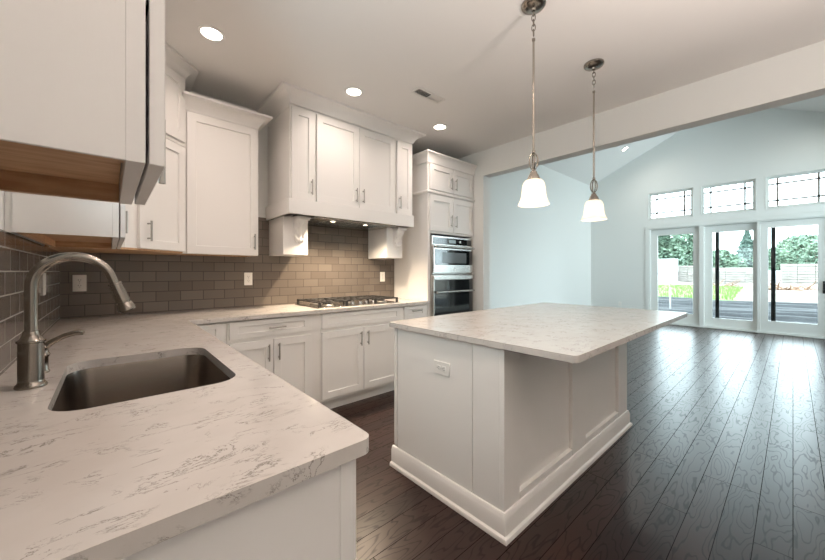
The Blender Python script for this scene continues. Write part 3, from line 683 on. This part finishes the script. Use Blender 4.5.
# ------------------------------------------------------------------ cooktop
t = thing('gas_cooktop', (1.80, 2.98, CT), 'stainless gas cooktop with black cast-iron grates on the counter', 'cooktop')
cx0, cx1, cy0, cy1 = 1.345, 2.258, 2.725, 3.235
MB().box(cx0, cx1, cy0, cy1, CT, CT+0.008).build('tray', M['steel'], t, bevel=0.003)
for i in range(3):
    a = cx0+0.012+i*0.299; b = a+0.291; g = MB(); z0, z1 = CT+0.046, CT+0.056
    ya = cy0+0.02 if i != 1 else cy0+0.115
    for yy in (ya, cy1-0.03): g.box(a, b, yy, yy+0.013, z0, z1)
    for xx in (a, b-0.013): g.box(xx, xx+0.013, ya, cy1-0.017, z0, z1)
    for k in range(1, 4): g.box(a+k*0.0728-0.005, a+k*0.0728+0.005, ya, cy1-0.017, z0+0.001, z1)
    for k in range(1, 3): yy = ya+(cy1-0.017-ya)*k/3; g.box(a, b, yy-0.006, yy+0.006, z0, z1-0.001)
    for xx in (a, b-0.02):
        for yy in (ya, cy1-0.037): g.box(xx, xx+0.02, yy, yy+0.02, CT+0.0075, z0+0.002)
    g.build('grate', M['iron'], t, bevel=0.002)
for (bx, by, br_) in ((1.50, 2.85, 0.04), (1.50, 3.10, 0.05), (1.80, 3.03, 0.062), (2.10, 2.85, 0.045), (2.10, 3.10, 0.04)):
    k = MB().lathe([(0, 0.0), (br_+0.012, 0), (br_+0.012, 0.006), (br_, 0.014), (br_, 0.018), (0, 0.018)], (bx, by, CT+0.0078), 24, cap0=False, cap1=False).build('burner', M['pull'], t)
    MB().lathe([(0, 0.0), (br_*0.85, 0), (br_*0.85, 0.008), (br_*0.7, 0.011), (0, 0.011)], (bx, by, CT+0.0258), 24, cap0=False, cap1=False).build('burner_cap', M['iron'], k)
for i in range(5):
    x = 1.80+(i-2)*0.078; y = cy0+0.055+ (0.012 if i % 2 else 0)
    MB().lathe([(0, 0), (0.022, 0), (0.022, 0.005), (0.0185, 0.007), (0.017, 0.030), (0.015, 0.033), (0, 0.033)], (x, y, CT+0.0078), 20, cap0=False, cap1=False).build('knob', M['steel'], t)

# ------------------------------------------------------------------ outlets
def outlet(loc, rz, label, horizontal=False, group='white wall outlets'):
    """plate facing local -y, local x along the wall."""
    t = thing('electrical_outlet', loc, label, 'outlet', group, rz)
    w, h = (0.070, 0.115) if not horizontal else (0.118, 0.072)
    MB().box(-w/2, w/2, -0.006, 0, -h/2, h/2).build('plate', M['plate'], t, world=False, bevel=0.0025)
    for s in (-1, 1):
        cx, cz = (0, s*0.0195) if not horizontal else (s*0.0195, 0)
        f = MB(); ol = rrect(cx-0.0165, cx+0.0165, cz-0.0145, cz+0.0145, 0.009, 5)
        f.extrude(ol, [], lambda a, b, t: (a, t, b), -0.0085, -0.005)
        f = f.build('receptacle', M['plate'], t, world=False, bevel=0.0006)
        q = MB()
        if not horizontal: q.box(cx-0.0075, cx-0.005, -0.0089, -0.008, cz-0.001, cz+0.008); q.box(cx+0.005, cx+0.0075, -0.0089, -0.008, cz-0.001, cz+0.007); q.box(cx-0.002, cx+0.002, -0.0089, -0.008, cz-0.010, cz-0.006)
        else: q.box(cx-0.001, cx+0.008, -0.0089, -0.008, cz-0.0075, cz-0.005); q.box(cx-0.001, cx+0.007, -0.0089, -0.008, cz+0.005, cz+0.0075); q.box(cx-0.010, cx-0.006, -0.0089, -0.008, cz-0.002, cz+0.002)
        q.build('slots', M['slot'], f, world=False)
    q = MB(); q.tube([(0, -0.0055, 0), (0, -0.0068, 0)], 0.0028, 10); q.build('screw', M['pull'], t, world=False)
    return t
yb = YW-0.0102
outlet((-0.160, yb, 1.158), 0, 'white outlet on cooktop wall tile framed by the faucet arch')
outlet((0.940, yb, 1.172), 0, 'white outlet on tile below the single-door upper cabinet, left of the hood')
outlet((2.460, yb, 1.175), 0, 'white outlet on tile beside the oven tower')
outlet((XW+0.0092, 2.55, 1.175), R(90), 'white outlet on the sink wall tile, half hidden behind the faucet neck')
outlet((XG-0.001, 2.964, 0.40), R(90)*-1, 'small white outlet low on the living room gable wall')

# ------------------------------------------------------------------ island
ix0, ix1, iy0, iy1 = 1.362, 3.110, 0.890, 1.722
t = thing('kitchen_island', ((ix0+ix1)/2, (iy0+iy1)/2, 0), 'white panelled kitchen island base with tall baseboard', 'island')
rc_ = 0.022
MB().box(ix0+0.015, ix1-0.006, iy0+rc_, iy1-0.02, 0, 0.883).build('carcass', M['island'], t)
f = MB()
for a, b in ((ix0, 1.500), (2.093, 2.292), (2.912, ix1)): f.box(a, b, iy0, iy0+rc_+0.002, 0, 0.883)
for a, b in ((1.500, 2.093), (2.292, 2.912)): f.box(a, b, iy0, iy0+rc_+0.002, 0, 0.160); f.box(a, b, iy0, iy0+rc_+0.002, 0.815, 0.883)
f.build('seating_side_frame', M['island'], t, bevel=0.002)
for a, b in ((iy0+rc_+0.002, 1.074), (1.683, iy1-0.02)): MB().box(ix0, ix0+0.016, a, b, 0, 0.883).build('end_stile', M['island'], t, bevel=0.002)
MB().box(ix0+0.0055, ix0+0.016, 1.081, 1.676, 0, 0.883).build('end_panel', M['island'], t)
for a, b in ((iy0+rc_+0.002, 1.0), (1.60, iy1-0.02)): MB().box(ix1-0.007, ix1, a, b, 0, 0.883).build('end_stile', M['island'], t, bevel=0.002)
wdt = (ix1-ix0-0.02)/3
for i in range(3):
    a = ix0+0.01+i*wdt
    f = MB(); f.box(a+0.003, a+wdt-0.003, iy1-0.02, iy1, 0.742, 0.872); d = f.build('drawer', M['island'], t, bevel=0.002)
    f = MB(); f.box(a+0.003, a+wdt-0.003, iy1-0.02, iy1, 0.128, 0.712); d2 = f.build('door', M['island'], t, bevel=0.002)
    for dd, z, v in ((d, 0.806, False), (d2, 0.62, True)):
        h = MB(); xm = a+wdt/2 if not v else a+0.05
        if v: h.cyl((xm, iy1+0.032, z-0.065), (xm, iy1+0.032, z+0.065), 0.006, 10); [h.cyl((xm, iy1, z+s*0.047), (xm, iy1+0.032, z+s*0.047), 0.005, 8) for s in (-1, 1)]
        else: h.cyl((xm-0.065, iy1+0.032, z), (xm+0.065, iy1+0.032, z), 0.006, 10); [h.cyl((xm+s*0.047, iy1, z), (xm+s*0.047, iy1+0.032, z), 0.005, 8) for s in (-1, 1)]
        h.build('handle', M['pull'], dd)
IB = [(0, 0), (0.030, 0), (0.031, 0.010), (0.027, 0.020), (0.016, 0.026), (0.016, 0.098), (0.013, 0.104), (0.012, 0.112), (0.006, 0.122), (0, 0.124)]
MB().sweep([(ix0, 1.715), (ix0, iy0), (ix1, iy0), (ix1, 1.715)], IB).build('base_moulding', M['island'], t, sharp=30)
outlet((ix0+0.0053, 1.290, 0.706), R(-90), 'white horizontal outlet on the end panel of the island', True, None)
o = MB().extrude(rrect(1.338, 3.425, 0.553, 1.745, 0.03, 6), [], xyz, CT-0.03, CT).build('island_countertop', M['quartz'], bevel=0.006, seg=3)
tag(o, 'pale quartz slab overhanging the white kitchen island', 'countertop')

# ------------------------------------------------------------------ pendants
def link(m, c, rz, h, w, r):
    pts = []
    for k in range(18):
        a = 2*math.pi*k/18; x = w*math.cos(a); z = h*math.sin(a)
        pts.append((c[0]+x*math.cos(rz), c[1]+x*math.sin(rz), c[2]+z))
    m.tube(pts, r, 8, closed=True)
def pendant(x, y, label):
    t = thing('pendant_light', (x, y, 1.602), label, 'pendant light', 'bell-shaded pendants over the island')
    MB().lathe([(0.066, 0), (0.066, -0.010), (0.058, -0.020), (0.036, -0.027), (0.014, -0.030), (0.010, -0.040), (0, -0.040)], (x, y, HC), 32, cap0=True, cap1=False).build('canopy', M['nickel'], t)
    m = MB(); z = HC-0.050
    for k in range(5): link(m, (x, y, z-k*0.028), (k % 2)*math.pi/2+0.3, 0.019, 0.010, 0.0028)
    m.build('chain', M['nickel'], t)
    m = MB(); m.lathe([(0.0, 0), (0.009, 0), (0.009, -0.012), (0.006, -0.014), (0.006, -0.625), (0.010, -0.629), (0.010, -0.641), (0.0, -0.641)], (x, y, 2.545), 14, cap0=False, cap1=False); m.build('stem', M['nickel'], t)
    m = MB()
    for rz in (0.75, 0.75+math.pi/2): link(m, (x, y, 1.856), rz, 0.047, 0.0235, 0.0042)
    m.build('loop', M['nickel'], t)
    MB().lathe([(0.0, 0), (0.007, 0), (0.009, -0.012), (0.018, -0.020), (0.020, -0.030), (0.027, -0.040), (0.033, -0.056), (0.035, -0.066), (0.031, -0.070), (0, -0.070)], (x, y, 1.818), 24, cap0=False, cap1=False).build('socket_cap', M['nickel'], t, sharp=30)
    outer = [(0.030, 0.141), (0.043, 0.137), (0.053, 0.127), (0.059, 0.112), (0.0625, 0.092), (0.0645, 0.068), (0.067, 0.046), (0.072, 0.028), (0.079, 0.013), (0.084, 0.005), (0.0845, 0.0)]
    inner = [(r-0.004, z) for r, z in outer[::-1]]
    MB().lathe(outer+inner, (x, y, 1.613), 40, closed=True).build('shade', M['shade'], t, sharp=60)
    b = MB().lathe([(0.0, 0.0), (0.014, 0.004), (0.024, 0.018), (0.026, 0.034), (0.018, 0.056), (0.012, 0.075), (0.012, 0.10), (0, 0.10)], (x, y, 1.665), 20, cap0=False, cap1=False).build('bulb', M['bulb'], t)
    lamp('pendant_lamp', 'POINT', (x, y, 1.640), PEND_W, (1.0, 0.82, 0.62), t, shadow_soft_size=0.04)
pendant(1.772, 0.968, 'nearer bell-shaped glass pendant light over the island, hanging left')
pendant(2.610, 0.958, 'farther bell-shaped glass pendant light over the island, nearer the patio doors')

# ------------------------------------------------------------------ recessed lights and vent
def can(x, y, label, power=CAN_W, z=HC, tilt=0.0, col=WARM, group='recessed ceiling lights'):
    t = thing('recessed_light', (x, y, z), label, 'recessed light', group)
    t.rotation_euler = (tilt, 0, 0)
    MB().lathe([(0.078, 0.0), (0.076, -0.005), (0.060, -0.008), (0.058, -0.004), (0.056, 0.0)], (0, 0, 0), 32, closed=True).build('trim_ring', M['ceil'], t, world=False)
    MB().lathe([(0.0, -0.0035), (0.0575, -0.0035), (0.0575, -0.001), (0, -0.001)], (0, 0, 0), 32, cap0=False, cap1=False).build('lens', M['lens'], t, world=False)
    l = bpy.data.lights.new('recessed_lamp', 'SPOT'); l.energy = power; l.color = col; l.spot_size = R(165); l.spot_blend = 1.0; l.shadow_soft_size = 0.06
    lo = bpy.data.objects.new('recessed_lamp', l); C.objects.link(lo); lo.parent = t; lo.location = (0, 0, -0.02)
can(0.476, 2.435, 'recessed ceiling light nearest the diagonal corner cabinet, leftmost of three')
can(1.515, 2.435, 'recessed ceiling light in front of the hood cabinet, middle of three')
can(2.549, 2.435, 'recessed ceiling light nearest the oven tower, rightmost of three')
can(0.80, 1.25, 'added fill light over the aisle between sink and island, unseen', 26.0)  # ceiling light added to brighten the island end and base doors
can(8.88, 2.585, 'recessed light on the sloped living room ceiling', LIV_W, slope(2.585)-0.002, math.atan((APZ-EVZ)/(YL-APY))*-1, (1.0, 0.93, 0.84), None)

for x in (5.2, 7.0, 8.88):  # unseen lights added on this slope to lift the living room walls
    y = 2*APY-2.585
    can(x, y, 'added fill light on the right slope of the living room ceiling, unseen', 19.0, slope(y)-0.002, math.atan((APZ-EVZ)/(YL-APY)), (1.0, 1.0, 0.90), 'added living room fill lights')

t = thing('ceiling_vent', (2.02, 2.068, HC), 'rectangular white air vent on the kitchen ceiling', 'vent')
vx0, vx1, vy0, vy1 = 1.866, 2.182, 2.016, 2.118
f = MB(); f.extrude([(vx0, vy0), (vx1, vy0), (vx1, vy1), (vx0, vy1)], [[(vx0+.022, vy0+.018), (vx1-.022, vy0+.018), (vx1-.022, vy1-.018), (vx0+.022, vy1-.018)]], xyz, HC-0.008, HC)
f.build('frame', M['vent'], t, bevel=0.002)
MB().box(vx0+.02, vx1-.02, vy0+.016, vy1-.016, HC-0.0015, HC-0.0005).build('duct', M['ventdark'], t)
f = MB()
for k in range(24):
    x = vx0+.026+k*0.0115; s = -1 if k < 12 else 1
    f.quad((x, vy0+.018, HC-0.0015), (x, vy1-.018, HC-0.0015), (x+s*(0.009 if s < 0 else 0.011), vy1-.018, HC-0.0068), (x+s*(0.009 if s < 0 else 0.011), vy0+.018, HC-0.0068))
f = f.build('louvres', M['vent'], t); sm = f.modifiers.new('t', 'SOLIDIFY'); sm.thickness = 0.0008

# torchere-shaped fill light added behind the camera to brighten the ceiling
UP_W = 235.0
lx, ly, lz = 1.10, -0.95, 0.95
t = thing('fill_uplight', (lx, ly, 0), 'added torchere-shaped fill light behind the camera, unseen', 'added uplight')
MB().lathe([(0.0, 0), (0.14, 0), (0.14, 0.012), (0.03, 0.03), (0.012, 0.05), (0.0, 0.05)], (lx, ly, 0), 28, cap0=False, cap1=False).build('base', M['nickel'], t)
MB().cyl((lx, ly, 0.04), (lx, ly, lz-0.10), 0.011, 14).build('pole', M['nickel'], t)
MB().lathe([(0.011, -0.11), (0.06, -0.09), (0.11, -0.05), (0.135, 0.0), (0.131, 0.0), (0.107, -0.046), (0.058, -0.084), (0.0005, -0.10)], (lx, ly, lz-0.005), 32, cap0=True, cap1=False).build('bowl_shade', M['nickel'], t)
lamp('fill_uplight_lamp', 'SPOT', (lx, ly, lz+0.03), UP_W, (1.0, 0.87, 0.80), t, spot_size=R(142), spot_blend=1.0, shadow_soft_size=0.24).rotation_euler = (R(180), 0, 0)

# ------------------------------------------------------------------ outdoors
GZ = -0.15
o = MB().box(XG+0.3, 160, -90, 110, GZ-0.3, GZ-0.02).build('ground', M['dirt']); o['kind'] = 'structure'
# rippled black sheeting beside the house
m = MB(); bm = m.bm; nx, ny = 90, 40; g = []
for i in range(nx):
    row = []
    for j in range(ny):
        x = 10.05+i/(nx-1)*10.0; y = -6+j/(ny-1)*14.0
        far = 20.6+0.25*math.sin(y*0.7)
        x = min(x, far) if i < nx-1 else far
        ph = x*4.2+0.9*math.sin(y*0.35+x*0.2)+0.25*y
        z = GZ+0.07+0.07*math.sin(ph)+0.035*math.sin(ph*2.3+y)
        row.append(bm.verts.new((x, y, z)))
    g.append(row)
for i in range(nx-1):
    for j in range(ny-1): m._f([g[i][j], g[i+1][j], g[i+1][j+1], g[i][j+1]])
o = m.build('plastic_sheeting', M['sheet'], sharp=80); tag(o, 'rippled black plastic sheeting on the ground outside the patio doors', 'plastic sheeting')
sm = o.modifiers.new('t', 'SOLIDIFY'); sm.thickness = 0.02; sm.offset = -1
# grass strip
m = MB(); bm = m.bm; g = []
for i in range(30):
    row = []
    for j in range(60):
        x = 21.6+i*0.66; y = 1.7+j*0.2+(x-21.6)*0.05
        e = min(1, i/4, (29-i)/4, j/6, (59-j)/4)
        row.append(bm.verts.new((x+random.uniform(-.2,.2), y+random.uniform(-.15,.15), GZ-0.03+0.10*e+random.uniform(0,.04)*e)))
    g.append(row)
for i in range(29):
    for j in range(59): m._f([g[i][j], g[i+1][j], g[i+1][j+1], g[i][j+1]])
for k in range(5000):
    x = random.uniform(22, 40); y = random.uniform(1.9, 13)+(x-22)*0.05; a = random.uniform(0, 6.28); h = random.uniform(.06, .16)
    dx, dy = 0.03*math.cos(a), 0.03*math.sin(a)
    m.quad((x-dx, y-dy, GZ+.02), (x+dx, y+dy, GZ+.02), (x+dx*.3+.03, y+dy*.3, GZ+.06+h), (x-dx*.3+.03, y-dy*.3, GZ+.06+h))
o = m.build('grass', M['grass'], fix=False); tag(o, 'strip of bright green grass beyond the plastic sheeting', 'grass', kind='stuff')
# stake
o = MB().box(13.94, 13.98, 2.71, 2.75, GZ-0.02, 0.70).build('marker_stake', M['wrap'], bevel=0.004); tag(o, 'thin white marker stake standing in the plastic sheeting', 'stake')
# lumber bundles
def bundle(name, x, y, L, D, H, z, label, mt, rows, cols, cat='lumber stack', rz=0.0):
    t = thing(name, (x, y, z), label, cat, None, rz)
    m = MB()
    for r_ in range(rows):
        for c_ in range(cols):
            w = L/cols; h = H/rows; j = random.uniform(-.06, .06)
            m.box(-D/2+j, D/2+j, -L/2+c_*w+0.01, -L/2+(c_+1)*w-0.01, r_*h+0.02, (r_+1)*h-0.012)
    m.build('boards', mt, t, world=False, bevel=0.006)
    b = MB()
    for k in range(3): yy = -L/2+L*(k+0.5)/3; b.box(-D/2-0.07, D/2+0.07, yy-0.03, yy+0.03, 0, 0.025); b.box(-D/2-0.075, -D/2-0.065, yy-0.025, yy+0.025, 0, H)
    b.build('straps', mt, t, world=False)
bundle('lumber_stack', 52, 9.0, 4.2, 2, 2.1, GZ-0.02, 'pale lumber stack in the left patio door, right of the tall wrapped bundle', M['lumber'], 8, 3)
bundle('wrapped_bundle', 49.2, 10.1, 2.2, 1.6, 2.9, GZ-0.02, 'tall white wrapped bundle seen through the left patio door', M['wrap'], 5, 2, 'wrapped bundle')
bundle('lumber_stack', 53, 4.3, 4.8, 2, 1.85, GZ-0.02, 'pale lumber stack seen through the middle patio door', M['lumber'], 7, 3)
bundle('lumber_stack', 54, -0.9, 3.6, 2, 2.2, GZ-0.02, 'large pale lumber stack seen through the right patio door', M['lumber'], 8, 3)
bundle('wrapped_bundle', 50, 1.5, 1.5, 1.4, 1.5, GZ-0.02, 'low white wrapped bundle just right of the dark bar in the right patio door', M['wrap'], 3, 2, 'wrapped bundle')
# brush
def brush(x, y, label, n=14, s=1.0):
    m = MB()
    for k in range(n):
        a = random.uniform(0, 6.28); L = random.uniform(.4, 1.0)*s; el = random.uniform(0.1, 0.9)
        p0 = Vector((x+random.uniform(-.2,.2)*s, y+random.uniform(-.5,.5)*s, GZ-0.03)); d = Vector((math.cos(a)*math.cos(el), math.sin(a)*math.cos(el), math.sin(el)))
        p1 = p0+d*L*0.6; p2 = p1+(d+Vector((random.uniform(-.5,.5), random.uniform(-.5,.5), random.uniform(-.1,.3)))).normalized()*L*0.4
        m.tube([p0, p1, p2], [.04*s, .028*s, .01*s], 6)
    o = m.build('brush_pile', M['stick']); tag(o, label, 'brush pile')
brush(38, 0.75, 'brown dead branches on bare dirt, right of the dark bar of the right patio door', 16, 1.5)
brush(39, -0.75, 'small brown brush pile on bare dirt near the door handle', 10, 1.2)
brush(41.6, 4.1, 'brown brush pile behind the grass in the middle patio door', 12, 1.3)
# dirt berm
m = MB(); bm = m.bm; g = []
for i in range(24):
    row = []
    for j in range(120):
        y = -20+j*0.45; x = 42+i*0.2
        row.append(bm.verts.new((x+random.uniform(-.08,.08), y, GZ-0.05+0.55*math.sin(math.pi*i/23)*(0.6+0.4*math.sin(y*0.7+1)*math.sin(y*0.23))+random.uniform(-.05,.05))))
    g.append(row)
for i in range(23):
    for j in range(119): m._f([g[i][j], g[i+1][j], g[i+1][j+1], g[i][j+1]])
o = m.build('ground', M['dirt']); o['kind'] = 'structure'
# trees
def tree(x, y, h, w, label, conifer=False, n=9000, name='tree'):
    t = thing(name, (x, y, GZ-0.02), label, 'tree', 'trees behind the building site')
    MB().tube([(x, y, GZ-0.03), (x+.05, y, h*0.4), (x, y, h*0.85)], [w*0.045, w*0.03, w*0.012], 8).build('trunk', M['bark'], t)
    m = MB(); rnd = random.Random(int(x*7+y*13))
    blobs = []
    if not conifer:
        for k in range(22):
            a = rnd.uniform(0, 6.28); rr = rnd.uniform(0, .33)*w
            blobs.append((x+rr*math.cos(a), y+rr*math.sin(a), rnd.uniform(.14, .80)*h, rnd.uniform(.17, .27)*w))
        blobs.append((x, y, h*0.86, w*0.16))
    for k in range(n):
        if conifer:
            f_ = rnd.random()**0.7; zz = h*(1-f_*0.92); tier = (f_*11) % 1.0; R_ = w*0.5*f_*(0.55+0.45*tier)
            a = rnd.uniform(0, 6.28); rr = R_*math.sqrt(rnd.uniform(.25, 1)); p = Vector((x+rr*math.cos(a), y+rr*math.sin(a), zz-rr*0.18)); s = 0.26
        else:
            b = rnd.choice(blobs); v = Vector((rnd.gauss(0,1), rnd.gauss(0,1), rnd.gauss(0,1))).normalized()*b[3]*rnd.uniform(.75, 1.02)
            p = Vector((b[0], b[1], b[2]))+v; s = 0.30
        u = Vector((rnd.gauss(0,1), rnd.gauss(0,1), rnd.gauss(0,1))).normalized(); q = u.orthogonal().normalized()*s*rnd.uniform(.5,1); u = u*s*rnd.uniform(.5,1)
        m.quad(p-u, p-q*.6, p+u, p+q*.6)
    m.build('foliage', M['conifer'] if conifer else M['leaf'], t, fix=False)
tree(58, 13.4, 8.4, 8.6, 'full green tree behind the wrapped bundle, left edge of the left patio door')
tree(70, 12.6, 9.4, 8.6, 'full green tree in the right half of the left patio door')
tree(57, 5.9, 3.8, 4.6, 'low green tree at the left of the middle patio door')
tree(66, 4.25, 7.2, 5.4, 'tall dark conifer rising above the trees in the middle patio door', True, name='conifer')
tree(58, 1.5, 3.9, 4.0, 'low rounded tree at the left of the right patio door')
tree(76, -1.1, 6.6, 6.4, 'broad tall tree behind the large lumber stack')
tree(63, -2.9, 5.0, 4.6, 'green tree at the right edge of the right patio door')
